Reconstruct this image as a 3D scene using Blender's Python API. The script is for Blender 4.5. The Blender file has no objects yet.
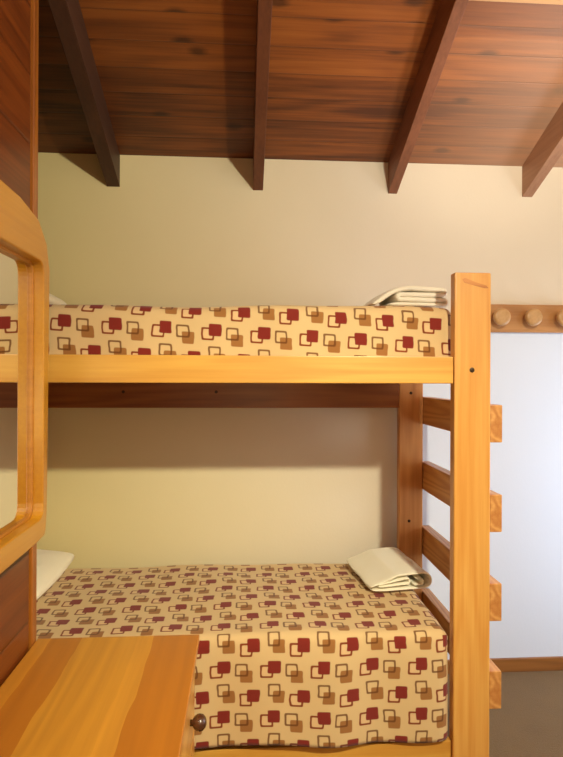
import bpy, bmesh, math, random
from mathutils import Vector, Matrix
random.seed(7)
C = bpy.context.scene.collection
PI = math.pi
FLOOR = -0.057

# ------------------------------------------------------------------ node helpers
class NT:
    def __init__(s, name):
        s.m = bpy.data.materials.new(name); s.m.use_nodes = True
        s.t = s.m.node_tree; s.t.nodes.clear()
        s.out = s.n('ShaderNodeOutputMaterial'); s.b = s.n('ShaderNodeBsdfPrincipled')
        s.l(s.b.outputs[0], s.out.inputs[0])
    def n(s, k, **kw):
        x = s.t.nodes.new(k)
        for a, v in kw.items(): setattr(x, a, v)
        return x
    def l(s, a, b): s.t.links.new(a, b)
    def put(s, v, i):
        if isinstance(v, bpy.types.NodeSocket): s.l(v, i)
        elif v is not None: i.default_value = v
    def math(s, op, a, b=None, c=None, clamp=False):
        x = s.n('ShaderNodeMath', operation=op); x.use_clamp = clamp
        s.put(a, x.inputs[0])
        if b is not None: s.put(b, x.inputs[1])
        if c is not None: s.put(c, x.inputs[2])
        return x.outputs[0]
    def mix(s, f, a, b, mode='MIX'):
        x = s.n('ShaderNodeMix', data_type='RGBA', blend_type=mode)
        s.put(f, x.inputs[0])
        for v, i in ((a, 6), (b, 7)):
            if isinstance(v, (tuple, list)): v = tuple(v)+((1,) if len(v) == 3 else ())
            s.put(v, x.inputs[i])
        return x.outputs[2]
    def ramp(s, f, stops, interp='LINEAR'):
        x = s.n('ShaderNodeValToRGB'); cr = x.color_ramp; cr.interpolation = interp
        while len(cr.elements) < len(stops): cr.elements.new(0.5)
        for e, (p, c) in zip(cr.elements, stops):
            e.position = p; e.color = tuple(c)+(1,) if len(c) == 3 else c
        s.l(f, x.inputs[0]); return x.outputs[0]
    def coord(s, kind='Object', scale=(1, 1, 1), loc=(0, 0, 0)):
        tc = s.n('ShaderNodeTexCoord'); mp = s.n('ShaderNodeMapping')
        s.l(tc.outputs[kind], mp.inputs[0]); mp.inputs['Scale'].default_value = scale
        mp.inputs['Location'].default_value = loc
        return mp.outputs[0]
    def noise(s, v, scale, detail=4, rough=.55, dist=0):
        x = s.n('ShaderNodeTexNoise'); s.l(v, x.inputs['Vector'])
        x.inputs['Scale'].default_value = scale; x.inputs['Detail'].default_value = detail
        x.inputs['Roughness'].default_value = rough; x.inputs['Distortion'].default_value = dist
        return x.outputs['Fac']
    def bump(s, h, strength=.2, dist=.01):
        x = s.n('ShaderNodeBump'); s.l(h, x.inputs['Height'])
        x.inputs['Strength'].default_value = strength; x.inputs['Distance'].default_value = dist
        s.l(x.outputs[0], s.b.inputs['Normal'])

def srgb(h):
    h = h.lstrip('#'); r = [int(h[i:i+2], 16)/255 for i in (0, 2, 4)]
    return tuple(c/12.92 if c <= .04045 else ((c+.055)/1.055)**2.4 for c in r)

def grain(N, vec, axis, rings=55, seed=0):
    sc = [5.0, 5.0, 5.0]; sc[axis] = .45
    mp = N.n('ShaderNodeMapping'); N.l(vec, mp.inputs[0]); mp.inputs['Scale'].default_value = sc
    mp.inputs['Location'].default_value = (seed*1.7, seed*2.3, seed*.9)
    n1 = N.noise(mp.outputs[0], 1.0, 2, .5)
    ring = N.math('MULTIPLY_ADD', N.math('SINE', N.math('MULTIPLY', n1, rings)), .5, .5)
    sf = [70.0, 70.0, 70.0]; sf[axis] = 2.2
    mp2 = N.n('ShaderNodeMapping'); N.l(vec, mp2.inputs[0]); mp2.inputs['Scale'].default_value = sf
    n2 = N.noise(mp2.outputs[0], 1.0, 4, .6)
    return ring, n2, n1

def wood(name, dark, light, axis, rough=.38, rings=55, seed=0, amt=.45, coat=.15):
    N = NT(name); v = N.coord('Object')
    ring, fine, broad = grain(N, v, axis, rings, seed)
    f = N.math('ADD', N.math('MULTIPLY', ring, amt), N.math('MULTIPLY', fine, 1-amt))
    f = N.math('ADD', f, N.math('MULTIPLY_ADD', broad, .8, -.4), clamp=True)
    col = N.ramp(f, [(.12, srgb(dark)), (.8, srgb(light))])
    N.l(col, N.b.inputs['Base Color']); N.b.inputs['Roughness'].default_value = rough
    N.b.inputs['Coat Weight'].default_value = coat; N.b.inputs['Coat Roughness'].default_value = .25
    N.bump(fine, .08, .004)
    return N.m

def plain(name, col, rough=.6, metal=0):
    N = NT(name); v = N.coord('Object')
    n = N.noise(v, 30, 3)
    c = N.mix(N.math('MULTIPLY', n, .25), srgb(col), tuple(x*.6 for x in srgb(col)))
    N.l(c, N.b.inputs['Base Color']); N.b.inputs['Roughness'].default_value = rough
    N.b.inputs['Metallic'].default_value = metal
    return N.m

def planks(name, dark, mid, light, width, along, across, rough=.45, knots=True, seam=.5, uv=False, kn=(1.5, 4.2), light_grad=False):
    """boards running along one axis; across = the axis that steps from board to board"""
    N = NT(name); v = N.coord('UV' if uv else 'Object')
    sp = N.n('ShaderNodeSeparateXYZ'); N.l(v, sp.inputs[0])
    a, c = sp.outputs[along], sp.outputs[across]
    q = N.math('DIVIDE', c, width); idx = N.math('FLOOR', q); fr = N.math('SUBTRACT', q, idx)
    wn = N.n('ShaderNodeTexWhiteNoise', noise_dimensions='1D'); N.l(idx, wn.inputs['W']); rnd = wn.outputs['Value']
    cb = N.n('ShaderNodeCombineXYZ')
    N.l(N.math('MULTIPLY_ADD', rnd, 13.7, a), cb.inputs[0]); N.l(c, cb.inputs[1]); N.l(rnd, cb.inputs[2])
    ring, fine, broad = grain(N, cb.outputs[0], 0, 40)
    f = N.math('ADD', N.math('MULTIPLY', ring, .12), N.math('MULTIPLY', fine, .5))
    f = N.math('ADD', f, N.math('MULTIPLY', broad, .35))
    f = N.math('ADD', f, N.math('MULTIPLY_ADD', rnd, .26, -.2), clamp=True)
    col = N.ramp(f, [(.2, srgb(dark)), (.5, srgb(mid)), (.85, srgb(light))])
    if knots:
        mp = N.n('ShaderNodeMapping'); N.l(cb.outputs[0], mp.inputs[0]); mp.inputs['Scale'].default_value = (kn[0], kn[1], 0)
        vo = N.n('ShaderNodeTexVoronoi', voronoi_dimensions='2D'); N.l(mp.outputs[0], vo.inputs['Vector'])
        vo.inputs['Scale'].default_value = 1.0
        spc = N.n('ShaderNodeSeparateColor'); N.l(vo.outputs['Color'], spc.inputs[0])
        d = N.math('ADD', vo.outputs['Distance'], N.math('MULTIPLY_ADD', fine, .10, -.05))
        d = N.math('ADD', d, N.math('MULTIPLY', N.math('GREATER_THAN', spc.outputs[0], .45), 1))   # only some cells hold a knot
        mr = N.n('ShaderNodeMapRange'); N.l(d, mr.inputs[0])
        mr.inputs[1].default_value = .05; mr.inputs[2].default_value = .13; mr.inputs[3].default_value = .7; mr.inputs[4].default_value = 0
        col = N.mix(mr.outputs[0], col, tuple(x*.28 for x in srgb(dark)))
    sm = N.math('MINIMUM', fr, N.math('SUBTRACT', 1, fr))
    mr = N.n('ShaderNodeMapRange'); N.l(sm, mr.inputs[0]); mr.inputs[1].default_value = .0; mr.inputs[2].default_value = .035
    mr.inputs[3].default_value = seam; mr.inputs[4].default_value = 0
    col = N.mix(mr.outputs[0], col, tuple(x*.35 for x in srgb(dark)))
    if light_grad:     # haze and light falloff put into the board colour: lighter right, darker left
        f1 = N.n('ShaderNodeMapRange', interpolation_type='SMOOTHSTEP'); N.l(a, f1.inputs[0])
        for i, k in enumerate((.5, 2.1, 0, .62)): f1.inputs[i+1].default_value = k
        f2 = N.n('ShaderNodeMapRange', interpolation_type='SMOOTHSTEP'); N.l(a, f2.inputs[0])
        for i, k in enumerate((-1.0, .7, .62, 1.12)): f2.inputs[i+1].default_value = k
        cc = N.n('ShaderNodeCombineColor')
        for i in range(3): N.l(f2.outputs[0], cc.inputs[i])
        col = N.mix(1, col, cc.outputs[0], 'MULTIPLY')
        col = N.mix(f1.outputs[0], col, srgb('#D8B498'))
    N.l(col, N.b.inputs['Base Color']); N.b.inputs['Roughness'].default_value = rough
    N.bump(N.math('SUBTRACT', 1, mr.outputs[0]), .4, .006)
    return N.m

def spread_mat():
    N = NT('patterned_cotton'); v = N.coord('UV')
    sp = N.n('ShaderNodeSeparateXYZ'); N.l(v, sp.inputs[0])
    # slight hand of the weave bending the motifs
    wob = N.noise(v, 2.3, 2)
    U = N.math('ADD', sp.outputs[0], N.math('MULTIPLY_ADD', wob, .09, -.045)); V = sp.outputs[1]
    def cheb(cx, cy):
        o = []
        for x, c in ((U, cx), (V, cy)):
            w = N.math('FRACT', N.math('ADD', x, .5-c))
            o.append(N.math('ABSOLUTE', N.math('SUBTRACT', w, .5)))
        p = [N.math('POWER', a, 9) for a in o]
        return N.math('POWER', N.math('ADD', p[0], p[1]), 1/9)
    def sm(d, a, b, lo, hi):
        mr = N.n('ShaderNodeMapRange', interpolation_type='SMOOTHSTEP'); N.l(d, mr.inputs[0])
        for i, k in enumerate((a, b, lo, hi)): mr.inputs[i+1].default_value = k
        return mr.outputs[0]
    def fill(d, h): return sm(d, h-.008, h+.012, 1, 0)
    def line(d, h, t):
        x = N.math('ABSOLUTE', N.math('SUBTRACT', d, h-t/2)); return sm(x, t/2-.003, t/2+.012, 1, 0)
    weave = N.noise(N.coord('UV', (60, 320, 1)), 1.0, 3)
    base = N.mix(weave, srgb('#CFAD78'), srgb('#DFC292'))
    col = base
    inner = srgb('#E6BC90')
    for cx, cy, ox, oy, fc, lc in (
        (0, 0, -.145, -.085, '#7E1C0C', '#80380E'), (.41, .58, -.145, -.085, '#7E1C0C', '#80380E')):
        lo = cheb(cx+ox, cy+oy); col = N.mix(N.math('MULTIPLY', fill(lo, .10), .35), col, inner)
        col = N.mix(line(lo, .127, .028), col, srgb(lc))
        col = N.mix(N.math('MULTIPLY', fill(cheb(cx, cy), .124), 1), col, srgb(fc))
    for cx, cy, ox, oy in ((.51, -.02, -.10, .135), (.86, .39, -.10, .13)):
        col = N.mix(N.math('MULTIPLY', fill(cheb(cx, cy), .122), .9), col, srgb('#925816'))
        col = N.mix(N.math('MULTIPLY', line(cheb(cx+ox, cy+oy), .127, .028), .88), col, srgb('#683804'))
    col = N.mix(N.math('MULTIPLY', weave, .3), col, (.62, .58, .5), 'MULTIPLY')
    N.l(col, N.b.inputs['Base Color']); N.b.inputs['Roughness'].default_value = .92
    N.b.inputs['Sheen Weight'].default_value = .15
    N.bump(weave, .18, .003)
    return N.m

def fabric(name, a, b, scale=140, bump=.5):
    N = NT(name); v = N.coord('Object'); n = N.noise(v, scale, 4, .6); n2 = N.noise(v, 9, 2)
    col = N.mix(N.math('MULTIPLY_ADD', n2, .6, N.math('MULTIPLY', n, .4)), srgb(a), srgb(b))
    N.l(col, N.b.inputs['Base Color']); N.b.inputs['Roughness'].default_value = .95
    N.b.inputs['Sheen Weight'].default_value = .2
    N.bump(n, bump, .004)
    return N.m

def plaster(name, a, b, lower=None):
    N = NT(name); v = N.coord('Object', (1, 1, .6)); n = N.noise(v, 90, 4, .6); n2 = N.noise(v, 1.6, 3)
    col = N.mix(n2, srgb(a), srgb(b))
    if lower:      # warm light cast put into the plaster colour, yellower to the left
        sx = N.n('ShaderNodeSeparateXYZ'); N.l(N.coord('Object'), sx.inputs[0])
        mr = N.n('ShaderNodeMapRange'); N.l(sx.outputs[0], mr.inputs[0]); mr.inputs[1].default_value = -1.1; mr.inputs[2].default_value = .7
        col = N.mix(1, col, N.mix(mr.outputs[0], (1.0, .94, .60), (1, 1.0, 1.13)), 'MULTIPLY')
    if lower:      # right of the bunk the wall colour is a cooler white up to the coat rail
        sp = N.n('ShaderNodeSeparateXYZ'); N.l(N.coord('Object'), sp.inputs[0])
        k = N.math('MULTIPLY', N.math('GREATER_THAN', sp.outputs[0], .90), N.math('LESS_THAN', sp.outputs[2], 1.90))
        col = N.mix(k, col, srgb(lower))
    N.l(col, N.b.inputs['Base Color']); N.b.inputs['Roughness'].default_value = .85
    N.bump(n, .12, .004)
    return N.m

M = {}
M['wall'] = plaster('cream_plaster', '#DDD0B2', '#E4D8BC', '#DCE6F8')
M['white_wall'] = plaster('white_plaster', '#E9E8E6', '#EFEEEC')
M['ceiling'] = planks('ceiling_boards', '#552A12', '#95521F', '#B06A2C', .135, 0, 1, uv=True, kn=(2.2, 4.6), light_grad=True)
M['partition'] = planks('partition_boards', '#471B07', '#72360F', '#8A4A18', .24, 1, 2, rough=.33, knots=False, seam=.45)
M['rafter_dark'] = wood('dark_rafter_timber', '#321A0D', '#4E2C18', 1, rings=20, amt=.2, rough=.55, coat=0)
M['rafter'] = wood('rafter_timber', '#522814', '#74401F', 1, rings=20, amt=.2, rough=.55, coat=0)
M['rafter_light'] = wood('hazed_rafter_timber', '#8E6248', '#AE8264', 1, rings=20, amt=.2, rough=.55, coat=0)  # lighter copy of the rafter timber, haze put into its colour
M['rafter_mid'] = wood('half_hazed_rafter_timber', '#6A3C22', '#90583A', 1, rings=20, amt=.2, rough=.55, coat=0)  # same timber with about half the haze in its colour
M['carpet'] = fabric('brown_carpet', '#604414', '#785826', 160, .9)
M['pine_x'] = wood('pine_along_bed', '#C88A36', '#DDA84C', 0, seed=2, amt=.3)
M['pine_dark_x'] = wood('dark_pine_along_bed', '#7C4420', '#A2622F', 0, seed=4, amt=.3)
M['pine_z'] = wood('pine_upright', '#CE8634', '#E2AA58', 2, seed=5, rings=70, amt=.2)
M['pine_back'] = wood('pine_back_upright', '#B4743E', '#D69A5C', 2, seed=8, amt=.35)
M['pine_y'] = wood('pine_crosswise', '#B87438', '#E0A862', 1, seed=3, rings=90, amt=.4)
M['mirror_wood'] = wood('honey_pine', '#AA6E14', '#BC821E', 1, seed=6, rings=14, amt=.15, rough=.28, coat=.4)
M['bead'] = wood('bead_pine', '#9A5E1C', '#B87A2C', 1, seed=16, amt=.2, rough=.3)
M['chest'] = wood('chest_pine', '#BE7C30', '#DDA252', 1, seed=9, amt=.3, rough=.3)
M['rack'] = wood('rack_pine', '#9C6534', '#BF8A52', 0, seed=10, amt=.3)
M['peg'] = wood('peg_beech', '#B28450', '#CDA26C', 1, seed=11, amt=.2)
M['skirt'] = wood('skirting_wood', '#7E4E26', '#9C6632', 0, seed=12, amt=.3)
M['pale'] = wood('pale_pine', '#D8A070', '#E6B88A', 0, seed=13, amt=.25)
M['trim'] = wood('trim_wood', '#7C3E12', '#A8641F', 2, seed=14, amt=.3)
M['dark'] = plain('gap_shade', '#26140A', .6)
M['knobwood'] = wood('dark_turned_wood', '#2E160C', '#54301C', 1, seed=15, amt=.3, rough=.25, coat=.5)
M['screw'] = plain('bolt_steel', '#4A3622', .4, .6)
M['spread'] = spread_mat()
M['towel'] = fabric('cream_terry', '#EEE6CC', '#F6F0DE', 260, .5)
M['towel_grey'] = fabric('pale_terry', '#E4DCC8', '#F2EAD8', 260, .5)
M['pillow'] = fabric('white_pillowcase', '#E8DCBE', '#F2E8D0', 60, .1)
def mirror_mat():
    N = NT('silvered_glass'); v = N.coord('Object'); n = N.noise(v, 3, 2)
    N.l(N.mix(n, (.86, .87, .82), (.88, .88, .84)), N.b.inputs['Base Color'])
    N.b.inputs['Metallic'].default_value = 1; N.b.inputs['Roughness'].default_value = .015
    return N.m
M['glass'] = mirror_mat()
def striped_top():
    N = NT('glued_board_top'); v = N.coord('Object')
    sp = N.n('ShaderNodeSeparateXYZ'); N.l(v, sp.inputs[0])
    ring, fine, broad = grain(N, v, 1, 45, 3)
    w = N.math('ADD', N.math('MULTIPLY', sp.outputs[0], 1/.6), .5)       # 0..1 over the width
    w = N.math('ADD', w, N.math('MULTIPLY_ADD', N.noise(N.coord('Object', (.6, 2.2, 1)), 1.6, 2), .06, -.03))
    col = N.ramp(w, [(0, srgb('#D79230')), (.10, srgb('#C27A26')), (.285, srgb('#DA9A35')), (.625, srgb('#E09E38')), (.72, srgb('#C67C26'))], 'CONSTANT')
    g = N.math('ADD', N.math('MULTIPLY', ring, .35), N.math('MULTIPLY', fine, .65))
    col = N.mix(N.math('MULTIPLY', g, .45), col, srgb('#8A4F1E'))
    N.l(col, N.b.inputs['Base Color']); N.b.inputs['Roughness'].default_value = .33
    N.b.inputs['Coat Weight'].default_value = .2; N.b.inputs['Coat Roughness'].default_value = .3
    return N.m
M['top'] = striped_top()

# ------------------------------------------------------------------ mesh helpers
def box(bm, x0, x1, y0, y1, z0, z1, bev=.004, seg=2):
    t = bmesh.new(); bmesh.ops.create_cube(t, size=1)
    for v in t.verts:
        v.co = Vector(((x0+x1)/2+v.co.x*(x1-x0), (y0+y1)/2+v.co.y*(y1-y0), (z0+z1)/2+v.co.z*(z1-z0)))
    if bev: bmesh.ops.bevel(t, geom=t.edges[:], offset=bev, segments=seg, affect='EDGES', profile=.6)
    me = bpy.data.meshes.new('tmp'); t.to_mesh(me); t.free(); bm.from_mesh(me); bpy.data.meshes.remove(me)
    return bm
def B(*a, **k): return box(bmesh.new(), *a, **k)
def lathe(prof, seg=28):
    """profile [(r, h)] round the z axis"""
    bm = bmesh.new(); rings = []
    for r, h in prof:
        rings.append([bm.verts.new((r*math.cos(2*PI*i/seg), r*math.sin(2*PI*i/seg), h)) for i in range(seg)])
    for a, b in zip(rings, rings[1:]):
        for i in range(seg): bm.faces.new((a[i], a[(i+1) % seg], b[(i+1) % seg], b[i]))
    bm.faces.new(rings[0][::-1]); bm.faces.new(rings[-1]); bm.normal_update()
    return bm
def xf(bm, m): bmesh.ops.transform(bm, matrix=m, verts=bm.verts[:]); return bm
def wloc(o):
    v = Vector((0, 0, 0))
    while o: v += o.location; o = o.parent
    return v
def obj(name, bm, mat, parent=None, origin=None, smooth=False):
    """one mesh object; bm is in world axes, origin in world coordinates"""
    org = Vector(origin) if origin is not None else (wloc(parent) if parent else Vector((0, 0, 0)))
    bmesh.ops.translate(bm, verts=bm.verts[:], vec=-org)
    bmesh.ops.recalc_face_normals(bm, faces=bm.faces[:])
    me = bpy.data.meshes.new(name); bm.to_mesh(me); bm.free()
    me.materials.append(mat)
    if smooth:
        for p in me.polygons: p.use_smooth = True
    o = bpy.data.objects.new(name, me); C.objects.link(o)
    if parent: o.parent = parent; o.location = org-wloc(parent)
    else: o.location = org
    return o
def tag(o, label, cat, group=None):
    o['label'] = label; o['category'] = cat
    if group: o['group'] = group
    return o
def thing(name, label, cat, loc, group=None):
    o = bpy.data.objects.new(name, None); o.empty_display_size = .1; C.objects.link(o); o.location = loc
    return tag(o, label, cat, group)
def struct(name, bm, mat, label=None, origin=None):
    o = obj(name, bm, mat, origin=origin); o['kind'] = 'structure'
    if label: o['label'] = label
    return o

# ------------------------------------------------------------------ room shell
XL, XR, YB, YF = -1.32, 2.7, 3.12, -1.5
SL = .41; ZC = 2.762
def zc(y): return ZC+SL*(YB-y)
struct('floor', B(XL-.1, XR+.1, YF-.1, YB+.1, FLOOR-.1, FLOOR, bev=0), M['carpet'])
def prism_yz(x0, x1, poly):
    bm = bmesh.new()
    a = [bm.verts.new((x0, y, z)) for y, z in poly]; b = [bm.verts.new((x1, y, z)) for y, z in poly]
    n = len(poly)
    for i in range(n): bm.faces.new((a[i], a[(i+1) % n], b[(i+1) % n], b[i]))
    bm.faces.new(a[::-1]); bm.faces.new(b); return bm
struct('wall_back', B(XL-.1, XR+.1, YB, YB+.1, FLOOR, ZC+.02, bev=0), M['wall'])
struct('wall_front', B(XL-.1, XR+.1, YF-.1, YF, FLOOR, zc(YF)+.05, bev=0), M['partition'])
struct('wall_left', prism_yz(XL-.1, XL, [(YF, FLOOR), (YB, FLOOR), (YB, zc(YB)), (YF, zc(YF))]), M['partition'])
# right wall with a window opening (daylight comes through it)
WY0, WY1, WZ0, WZ1 = 1.7, 2.9, .35, 1.60
wr = prism_yz(XR, XR+.1, [(YF, FLOOR), (WY0, FLOOR), (WY0, zc(WY0)), (YF, zc(YF))])
for p in ([(WY1, FLOOR), (YB, FLOOR), (YB, zc(YB)), (WY1, zc(WY1))], [(WY0, FLOOR), (WY1, FLOOR), (WY1, WZ0), (WY0, WZ0)],
          [(WY0, WZ1), (WY1, WZ1), (WY1, zc(WY1)), (WY0, zc(WY0))]):
    t = prism_yz(XR, XR+.1, p); me = bpy.data.meshes.new('t'); t.to_mesh(me); t.free(); wr.from_mesh(me); bpy.data.meshes.remove(me)
struct('wall_right', wr, M['white_wall'])
# sloping board ceiling, UV = (along board, down the slope)
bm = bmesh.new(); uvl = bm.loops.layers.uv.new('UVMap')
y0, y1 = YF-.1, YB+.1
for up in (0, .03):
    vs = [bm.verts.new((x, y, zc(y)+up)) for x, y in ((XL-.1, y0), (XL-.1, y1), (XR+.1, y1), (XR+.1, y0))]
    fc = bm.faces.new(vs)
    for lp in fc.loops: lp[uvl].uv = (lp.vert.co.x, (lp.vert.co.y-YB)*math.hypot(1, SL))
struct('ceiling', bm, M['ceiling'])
RAF = [(-.727, -.659), (.051, .105), (.793, .843), (1.553, 1.612)]
for x0, x1 in RAF:
    bm = bmesh.new(); box(bm, x0, x1, YF, YB, 0, .172, bev=.003)
    for v in bm.verts: v.co.z += zc(v.co.y)-.172
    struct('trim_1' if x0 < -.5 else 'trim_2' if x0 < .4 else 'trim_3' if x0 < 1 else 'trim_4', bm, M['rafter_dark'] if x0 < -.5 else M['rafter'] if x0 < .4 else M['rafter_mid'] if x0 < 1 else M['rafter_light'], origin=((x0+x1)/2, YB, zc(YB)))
struct('trim_5', B(.845, 1.551, 2.11, 2.15, 3.026, zc(2.13)-.01), M['pale'])
struct('baseboard_back', B(.98, XR, YB-.018, YB, FLOOR, .016), M['skirt'])
# timber partition on the left, with its edge strip
struct('wall_partition', B(-.79, -.75, YF, 2.080, FLOOR, 3.13, bev=.002), M['partition'])
struct('trim_6', B(-.79, -.743, 2.096, 2.14, FLOOR, 3.13, bev=.006, seg=3), M['trim'])

struct('gap_shade_strip', B(-.785, -.757, 2.06, 2.11, FLOOR, 3.13, bev=0), M['dark'])  # dark strip standing in for the shade between panel and edge strip

# ------------------------------------------------------------------ bunk bed
bed = thing('bunk_bed', 'pine bunk bed with two berths and a ladder of wide rungs at its right end', 'bunk bed', (-.15, 2.63, FLOOR))
PW = .149; XB = -1.27
def post(x0, x1, y0, y1, z1, mat):
    return obj('post', B(x0, x1, y0, y1, FLOOR, z1, bev=.007, seg=3), mat, bed, origin=((x0+x1)/2, (y0+y1)/2, FLOOR))
def screw(p, x, y, z, r=.008):
    bm = lathe([(r*1.0, 0), (r, .002), (r*.45, .003), (r*.4, .001)], 16)
    xf(bm, Matrix.Translation((x, y, z)) @ Matrix.Rotation(PI/2, 4, 'X'))
    return obj('bolt', bm, M['screw'], p)
pf = post(.822, .968, 2.19, 2.238, 1.993, M['pine_z'])
pf['label'] = 'bright front post of the ladder end'
screw(pf, .892, 2.1905, 1.612, .010)
# knot slit near the top of the front post
kn = bmesh.new()
pts = [(.852, 1.965), (.862, 1.972), (.905, 1.955), (.948, 1.943), (.957, 1.932), (.94, 1.932), (.9, 1.942), (.86, 1.953)]
a = [kn.verts.new((x, 2.1893, z)) for x, z in pts]; b = [kn.verts.new((x, 2.1925, z)) for x, z in pts]
for i in range(len(pts)): kn.faces.new((a[i], a[(i+1) % len(pts)], b[(i+1) % len(pts)], b[i]))
kn.faces.new(a); kn.faces.new(b)
obj('wood_knot', kn, wood('knot_wood', '#A45C22', '#D08A40', 0, seed=21), pf)
pb = post(.836, .966, 3.03, 3.078, 1.75, M['pine_back'])
screw(pb, .899, 3.0305, 1.496); screw(pb, .891, 3.0305, .81)
post(XB, XB+PW, 2.19, 2.238, 1.993, M['pine_z']); post(XB, XB+PW, 3.03, 3.078, 1.75, M['pine_back'])
o = obj('side_rail', B(XB+PW, .819, 2.194, 2.238, 1.559, 1.664), M['pine_x'], bed, origin=(-.15, 2.216, 1.61)); o['label'] = 'pale upper front rail'
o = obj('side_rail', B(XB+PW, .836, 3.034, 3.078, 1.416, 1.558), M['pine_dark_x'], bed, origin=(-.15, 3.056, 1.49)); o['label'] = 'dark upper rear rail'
screw(o, -.14, 3.0345, 1.50); screw(o, -.62, 3.0345, 1.50)
o = obj('side_rail', B(XB+PW, .819, 2.205, 2.238, .035, .158), M['pine_x'], bed, origin=(-.15, 2.216, .1)); o['label'] = 'lower front rail under the hem'
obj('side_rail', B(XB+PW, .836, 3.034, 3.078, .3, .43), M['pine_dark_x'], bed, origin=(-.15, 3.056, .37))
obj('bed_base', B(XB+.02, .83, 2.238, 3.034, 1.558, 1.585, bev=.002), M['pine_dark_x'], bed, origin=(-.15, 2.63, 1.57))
obj('bed_base', B(XB+PW, .819, 2.238, 3.034, .12, .17, bev=.002), M['pine_dark_x'], bed, origin=(-.15, 2.63, .14))
for zt in (1.475, 1.123, .774, .430):
    obj('rung', B(.968, 1.0165, 2.193, 3.078, zt-.147, zt, bev=.004), M['pine_y'], bed, origin=(.992, 2.63, zt-.07))
for zt in (1.475, 1.123, .774):
    obj('end_slat', B(XB-.046, XB, 2.193, 3.078, zt-.147, zt), M['pine_y'], bed, origin=(XB-.02, 2.63, zt-.07))

# ------------------------------------------------------------------ bedspreads
P = .1905
def spread(name, x0, x1, prof, r, u0, v0, label, tuck=.10, hem=None, sag=0, nx=150, seed=1, bulge=0, skew=0):
    """prof: [(y, z)] polyline from the back over the top and down the front, corners already rounded"""
    rnd = random.Random(seed); ph = [rnd.uniform(0, 6.28) for _ in range(8)]
    # resample
    pts = [Vector((0, y, z)) for y, z in prof]; d = [0]
    for a, b in zip(pts, pts[1:]): d.append(d[-1]+(b-a).length)
    L = d[-1]; n = int(L/.014); S = []
    for i in range(n+1):
        t = L*i/n; k = max(j for j in range(len(d)-1) if d[j] <= t+1e-9)
        S.append((t, pts[k].lerp(pts[k+1], (t-d[k])/(d[k+1]-d[k]))))
    nor = []
    for i in range(n+1):
        tg = (S[min(i+1, n)][1]-S[max(i-1, 0)][1]).normalized(); nor.append(Vector((0, tg.z, -tg.y)))
    A = PI/2*r; Lx = (x1-x0)+2*(A+tuck-r)
    bm = bmesh.new(); uvl = bm.loops.layers.uv.new('UVMap'); G = []; UV = {}
    for i in range(nx+1):
        s = -(A+tuck-r)+Lx*i/nx     # arc position; 0..(x1-x0) is the top, inset by r
        w = x1-x0
        def side(q):    # distance past the flat part -> (dx, inset)
            if q <= 0: return q, 0
            if q < A: return r*math.sin(q/r), r*(1-math.cos(q/r))
            return r, r+(q-A)
        if s < w/2: dx, ins = side(r-s); X = x0+r-dx
        else: dx, ins = side(s-(w-r)); X = x1-r+dx
        row = []
        for j in range(n+1):
            t, p = S[j]; q = p-nor[j]*ins; q = Vector((X, q.y, q.z))
            front = max(0, min(1, (prof_top-p.z)/.15)) if (prof_top := max(z for _, z in prof)) and nor[j].y < -.5 else 0
            wv = .0035*math.sin(5.1*X+ph[0]+2*p.y)+.0025*math.sin(11*X+ph[1]+7*p.y)+.002*math.sin(23*p.y+3*X+ph[2])
            q += nor[j]*wv
            if front:
                q.y -= bulge*math.sin(front*PI*.5)+.006*front*math.sin(9*X+ph[3])+.004*front*math.sin(21*X+ph[4])
                if hem: q.z += hem(X)*max(0, (t-L*.6)/(L*.4))
            if sag and abs(nor[j].z) > .6: q.z += sag*math.sin(2.4*X+ph[5])
            v = bm.verts.new(q); UV[v] = ((u0+X if 0 else (x0+s)+u0)/P, (v0-t+skew*(X-.08))/P); row.append(v)
        G.append(row)
    for i in range(nx):
        for j in range(n):
            f = bm.faces.new((G[i][j], G[i][j+1], G[i+1][j+1], G[i+1][j]))
            for lp in f.loops: lp[uvl].uv = UV[lp.vert]
    o = obj(name, bm, M['spread'], origin=((x0+x1)/2, prof[len(prof)//2][0], min(z for _, z in prof)), smooth=True)
    md = o.modifiers.new('cloth', 'SOLIDIFY'); md.thickness = .006; md.offset = -1
    return tag(o, label, 'bedspread')
def rounded(poly, r, k=7):
    out = [poly[0]]
    for a, b, c in zip(poly, poly[1:], poly[2:]):
        a, b, c = (Vector(q).to_3d() for q in (a, b, c))
        p0 = b+(a-b).normalized()*r; p1 = b+(c-b).normalized()*r
        for i in range(k+1):
            t = i/k; q = p0.lerp(b, t).lerp(b.lerp(p1, t), t); out.append((q.x, q.y))
    out.append(poly[-1]); return out
def phase(prof, yz):   # arc length at the profile point nearest yz
    d = 0; best = (9, 0)
    for a, b in zip(prof, prof[1:]):
        for i in range(20):
            q = Vector(a).lerp(Vector(b), i/20); e = (q-Vector(yz)).length
            if e < best[0]: best = (e, d+(q-Vector(a)).length)
        d += (Vector(b)-Vector(a)).length
    return best[1]
# upper: tucked down behind the front rail
pu = rounded([(3.0, 1.60), (3.0, 1.872), (2.60, 1.874), (2.256, 1.864), (2.254, 1.60)], .05)
spread('bedspread', XB+.03, .846, pu, .035, -.003, phase(pu, (2.255, 1.6425)),
       'cream bedspread with red and tan squares tucked in on the upper bunk', tuck=.24, sag=.004, seed=3, skew=.055, bulge=.012)
pl = rounded([(3.028, .32), (3.028, .602), (2.60, .606), (2.195, .597), (2.190, .172)], .04)
spread('bedspread', XB+.16, .812, pl, .05, -.043, phase(pl, (2.19, .364)),
       'cream bedspread with red and tan squares hanging over the lower bunk front', tuck=.40,
       hem=lambda x: .014-.012*(x+.2)+.006*math.sin(7*x+1)+.004*math.sin(15*x), seed=9, bulge=.014)

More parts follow.
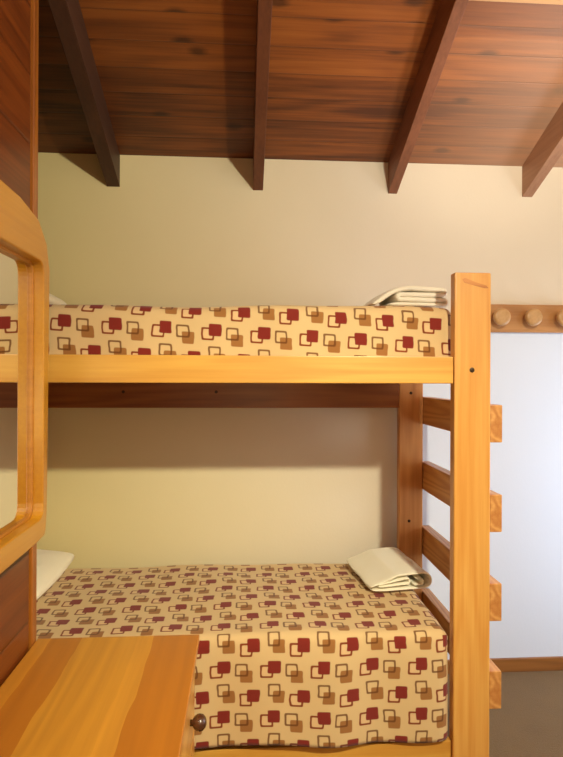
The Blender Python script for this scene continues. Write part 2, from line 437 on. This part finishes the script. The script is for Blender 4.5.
# ------------------------------------------------------------------ pillows
def pillow(cx, cy, cz, sx, sy, sz, tilt, label):
    bm = bmesh.new(); bmesh.ops.create_uvsphere(bm, u_segments=48, v_segments=24, radius=1)
    for v in bm.verts:
        x, y, z = v.co; e = lambda q, p: math.copysign(abs(q)**p, q)
        r = (x*x+y*y)**.5
        if r > 1e-6:
            k = r/max(abs(x), abs(y)); f = 1+(k-1)*.82*r; x *= f; y *= f
        edge = max(abs(x), abs(y)); z = e(z, .8)*(1-.25*edge**4)
        wr = .03*math.sin(6*x+4*y)+.02*math.sin(13*y-5*x)
        v.co = (x*sx/2, y*sy/2, (z+wr*abs(z))*sz/2)
    bmesh.ops.rotate(bm, verts=bm.verts[:], cent=(0, 0, 0), matrix=Matrix.Rotation(tilt, 3, 'Y'))
    bmesh.ops.translate(bm, verts=bm.verts[:], vec=(cx, cy, cz))
    return tag(obj('pillow', bm, M['pillow'], origin=(cx, cy, cz-sz/2), smooth=True), label, 'pillow')
pillow(-1.03, 2.70, .680, .38, .60, .135, .10, 'white pillow at the left end of the lower bunk')
pillow(-1.05, 2.68, 1.942, .36, .58, .125, .08, 'white pillow at the left end of the upper bunk')

# ------------------------------------------------------------------ folded towels
def ribbon(bm, path, th, y0, y1, ny=10, jig=.003, seed=0, shear=None):
    rn = random.Random(seed); n = len(path); P2 = [Vector(p) for p in path]; L, R = [], []
    for i in range(n):
        t = (P2[min(i+1, n-1)]-P2[max(i-1, 0)]).normalized(); nn = Vector((-t.y, t.x))
        h = th/2*(1 if 0 < i < n-1 else .45); L.append(P2[i]+nn*h); R.append(P2[i]-nn*h)
    loop = L+R[::-1]; rings = []
    for k in range(ny+1):
        y = y0+(y1-y0)*k/ny; e = jig*math.sin(k*1.3+seed); ring = []
        for q in loop:
            dx, dz = shear(q.x, q.y, k/ny) if shear else (0, 0)
            ring.append(bm.verts.new((q.x+e+dx, y+jig*math.sin(q.x*30+seed), max(q.y+dz, .001))))
        rings.append(ring)
    m = len(loop)
    for a, b in zip(rings, rings[1:]):
        for i in range(m): bm.faces.new((a[i], a[(i+1) % m], b[(i+1) % m], b[i]))
    h = n
    for ring in (rings[0], rings[-1]):
        for i in range(n-1): bm.faces.new((ring[i], ring[i+1], ring[m-2-i], ring[m-1-i]))
def uturn(p, q, k=9, bulge=1.0):   # half circle from p to q bulging to +x*sign
    p, q = Vector(p), Vector(q); c = (p+q)/2; d = p-c; out = []
    for i in range(k+1):
        a = PI*i/k; side = Vector((-d.y, d.x)) if bulge > 0 else Vector((d.y, -d.x))
        out.append(tuple(c+d*math.cos(a)+side*math.sin(a)*abs(bulge)))
    return out
def line(p, q, k=8): return [tuple(Vector(p).lerp(Vector(q), i/k)) for i in range(k)]
def towel(loc, rz, parts, length, mat, label, shear=None):
    bm = bmesh.new()
    for i, (path, th) in enumerate(parts): ribbon(bm, path, th, 0, length, seed=i+2, shear=shear)
    xf(bm, Matrix.Translation(loc) @ Matrix.Rotation(rz, 4, 'Z'))
    o = obj('folded_towel', bm, mat, origin=loc, smooth=True)
    s = o.modifiers.new('soft', 'SUBSURF'); s.levels = 1; s.render_levels = 2
    return tag(o, label, 'towel')
outer = line((0, .009), (.245, .009))+uturn((.245, .009), (.245, .077), bulge=1.1)+line((.245, .077), (.12, .072))+line((.12, .072), (.0, .026))+[(-.008, .022)]
inner = line((.03, .026), (.17, .030))+uturn((.17, .030), (.17, .055), bulge=1)+line((.17, .055), (.03, .036))+[(.02, .034)]
core = line((.20, .026), (.235, .026), 4)+uturn((.235, .026), (.235, .052), bulge=1)+[(.215, .05)]
towel((.580, 2.545, .611), math.radians(6), [(outer, .013), (inner, .012), (core, .010)], .40, M['towel'],
      'cream folded towel lying at the right end of the lower bunk')
o1 = line((0, .008), (.24, .008))+uturn((.24, .008), (.24, .030), bulge=1)+line((.24, .030), (.05, .030))+uturn((.05, .030), (.05, .050), bulge=-1)+line((.05, .050), (.235, .052))+uturn((.235, .052), (.235, .074), bulge=1)+line((.235, .074), (.07, .080))+[(.03, .07), (-.01, .045), (-.045, .018), (-.07, .008)]
towel((.605, 2.36, 1.879), math.radians(3), [(o1, .022)], .26, M['towel_grey'],
      'pale folded towel lying on the right end of the upper bunk')

# ------------------------------------------------------------------ mirror on the partition
def curve_mesh(outlines, depth, bev):
    """flat ring between two outlines, extruded and with its rims rounded over"""
    bm = bmesh.new()
    for o in outlines:
        vs = [bm.verts.new((x, y, -depth/2)) for x, y in o]
        for i in range(len(vs)): bm.edges.new((vs[i-1], vs[i]))
    bmesh.ops.triangle_fill(bm, use_beauty=True, use_dissolve=False, edges=bm.edges[:], normal=(0, 0, 1))
    r = bmesh.ops.extrude_face_region(bm, geom=bm.faces[:])
    bmesh.ops.translate(bm, verts=[v for v in r['geom'] if isinstance(v, bmesh.types.BMVert)], vec=(0, 0, depth))
    bmesh.ops.recalc_face_normals(bm, faces=bm.faces[:])
    es = [e for e in bm.edges if len(e.link_faces) == 2 and e.calc_face_angle(0) > 1.2 and abs(e.verts[0].co.z-e.verts[1].co.z) < 1e-6]
    bmesh.ops.bevel(bm, geom=es, offset=bev, segments=3, affect='EDGES', profile=.5)
    return bm
def yz_to_world(bm, xmid):    # local x->Y, y->Z, z->X
    for v in bm.verts: v.co = Vector((xmid+v.co.z, v.co.x, v.co.y))
    return bm
def round_poly(p, radii, k=6):
    out = []; n = len(p)
    for i in range(n):
        a, b, c = (Vector(p[j % n]) for j in (i-1, i, i+1)); r = radii[i]
        if r <= 0: out.append(tuple(b)); continue
        p0 = b+(a-b).normalized()*r; p1 = b+(c-b).normalized()*r
        for q in range(k+1):
            t = q/k; s = p0.lerp(b, t).lerp(b.lerp(p1, t), t); out.append((s.x, s.y))
    return out
mir = thing('wall_mirror', 'mirror in a deep honey pine frame on the timber partition', 'mirror', (-.75, 1.46, 1.05))
YM = 1.46; far = 2.0-YM
half = [(0, 1.042), (.435, 1.049), (.50, 1.056), (far-.03, 1.072), (far-.02, 1.13), (far-.01, 1.5), (far, 1.94), (far-.03, 2.025), (.435, 2.085), (.28, 2.113), (0, 2.122)]
out = [(YM+y, z) for y, z in half]+[(YM-y, z) for y, z in half[::-1][1:-1]]
def inner(d, r): return round_poly([(YM-.484+d, 1.118+d), (YM+.484-d, 1.118+d), (YM+.484-d, 1.958-d), (YM-.484+d, 1.958-d)], [r]*4)
obj('frame', yz_to_world(curve_mesh([out, inner(0, .045)], .092, .005), -.701), M['mirror_wood'], mir)
obj('bead', yz_to_world(curve_mesh([inner(-.006, .046), inner(.009, .040)], .016, .004), -.696), M['bead'], mir)
gl = bmesh.new(); vs = [gl.verts.new((-.698, y, z)) for y, z in inner(-.01, .04)]; gl.faces.new(vs)
r = bmesh.ops.extrude_face_region(gl, geom=gl.faces[:]); bmesh.ops.translate(gl, verts=[v for v in r['geom'] if isinstance(v, bmesh.types.BMVert)], vec=(-.004, 0, 0))
obj('mirror_glass', gl, M['glass'], mir)

# ------------------------------------------------------------------ chest of drawers below the mirror
ch = thing('chest_of_drawers', 'low pine chest with a striped glued-board top beside the lower bunk', 'chest of drawers', (-.452, 1.72, FLOOR))
obj('top', B(-.742, -.157, 1.30, 2.146, .601, .629, bev=.005, seg=3), M['top'], ch, origin=(-.452, 1.72, .615))
obj('cabinet_body', B(-.742, -.190, 1.32, 2.125, FLOOR+.05, .601), M['chest'], ch, origin=(-.466, 1.72, .1))
obj('plinth', B(-.742, -.215, 1.34, 2.11, FLOOR, FLOOR+.05), M['chest'], ch, origin=(-.466, 1.72, FLOOR))
for z0, z1 in ((.315, .575), (.02, .30)):
    d = obj('drawer', B(-.190, -.172, 1.335, 2.115, z0, z1, bev=.004), M['chest'], ch, origin=(-.18, 1.72, z0))
    for y in (1.50, 1.94):
        k = lathe([(.010, 0), (.010, .008), (.019, .013), (.0255, .023), (.027, .032), (.0245, .043), (.016, .051), (.007, .054)])
        xf(k, Matrix.Translation((-.172, y, (z0+z1)/2-.02)) @ Matrix.Rotation(PI/2, 4, 'Y'))
        obj('knob', k, M['knobwood'], d, smooth=True)

# ------------------------------------------------------------------ coat rack on the back wall
rk = thing('coat_rack', 'wooden coat rail with round pegs on the wall right of the bunk', 'coat rack', (1.75, YB, 1.83))
obj('board', B(1.345, 2.16, YB-.024, YB, 1.831, 1.986, bev=.004), M['rack'], rk)
for i in range(4):
    k = lathe([(.018, 0), (.018, .022), (.030, .028), (.044, .034), (.0475, .042), (.0475, .054), (.044, .060), (.034, .063), (.0, .064)][:-1], 36)
    xf(k, Matrix.Translation((1.407+.179*i, YB-.024, 1.911)) @ Matrix.Rotation(PI/2, 4, 'X'))
    obj('peg', k, M['peg'], rk, origin=(1.407+.179*i, YB-.024, 1.911), smooth=True)

# ------------------------------------------------------------------ light
def light(name, kind, loc, energy, color, **kw):
    d = bpy.data.lights.new(name, kind); d.energy = energy; d.color = color
    for k, v in kw.items(): setattr(d, k, v)
    o = bpy.data.objects.new(name, d); C.objects.link(o); o.location = loc; return o
def aim(o, tgt): o.rotation_euler = (Vector(tgt)-o.location).to_track_quat('-Z', 'Y').to_euler()
LAMP = (1.0, -.20, 2.80)
light('ceiling_lamp', 'POINT', LAMP, 220, (1, .95, .72), shadow_soft_size=.05)
aim(light('low_fill_spot', 'SPOT', LAMP, 240, (1, .95, .62), shadow_soft_size=.05, spot_size=math.radians(48), spot_blend=1), (-.1, 2.7, .45))  # extra spot added at the lamp to brighten the lower bunk
aim(light('ceiling_fill_spot', 'SPOT', (1.30, 1.6, 2.0), 52, (1, .90, .74), shadow_soft_size=.1, spot_size=math.radians(78), spot_blend=1), (1.32, 2.55, 3.02))  # added unseen spot that brightens the right-hand ceiling like the haze
light('rear_fill', 'POINT', (.2, -1.1, 1.3), 18, (1, .9, .5), shadow_soft_size=.25)  # added fill behind the camera, lifts the low wall and bunk
w = light('window_daylight', 'AREA', (XR+.12, (WY0+WY1)/2, (WZ0+WZ1)/2), 30, (.74, .85, 1), shape='RECTANGLE', size=WZ1-WZ0, size_y=WY1-WY0)
w.rotation_euler = (0, PI/2, 0)
W = bpy.data.worlds.new('World'); bpy.context.scene.world = W; W.use_nodes = True
W.node_tree.nodes['Background'].inputs[0].default_value = (.8, .88, 1, 1); W.node_tree.nodes['Background'].inputs[1].default_value = .2

# ------------------------------------------------------------------ camera
cam = bpy.data.cameras.new('Camera'); co = bpy.data.objects.new('Camera', cam); C.objects.link(co)
cam.sensor_width = 36; cam.lens = 575/757*36; cam.shift_y = -3.5/757; cam.clip_start = .05
th = math.atan(38.5/575)
co.matrix_world = Matrix.Translation((0, 0, 1.59)) @ Matrix.Rotation(-th, 4, 'Z') @ Matrix.Rotation(PI/2, 4, 'X') @ Matrix.Rotation(math.radians(.2), 4, 'Z')
sc = bpy.context.scene; sc.camera = co
sc.view_settings.view_transform = 'Standard'; sc.view_settings.look = 'None'; sc.view_settings.exposure = 0
sc.cycles.max_bounces = 8
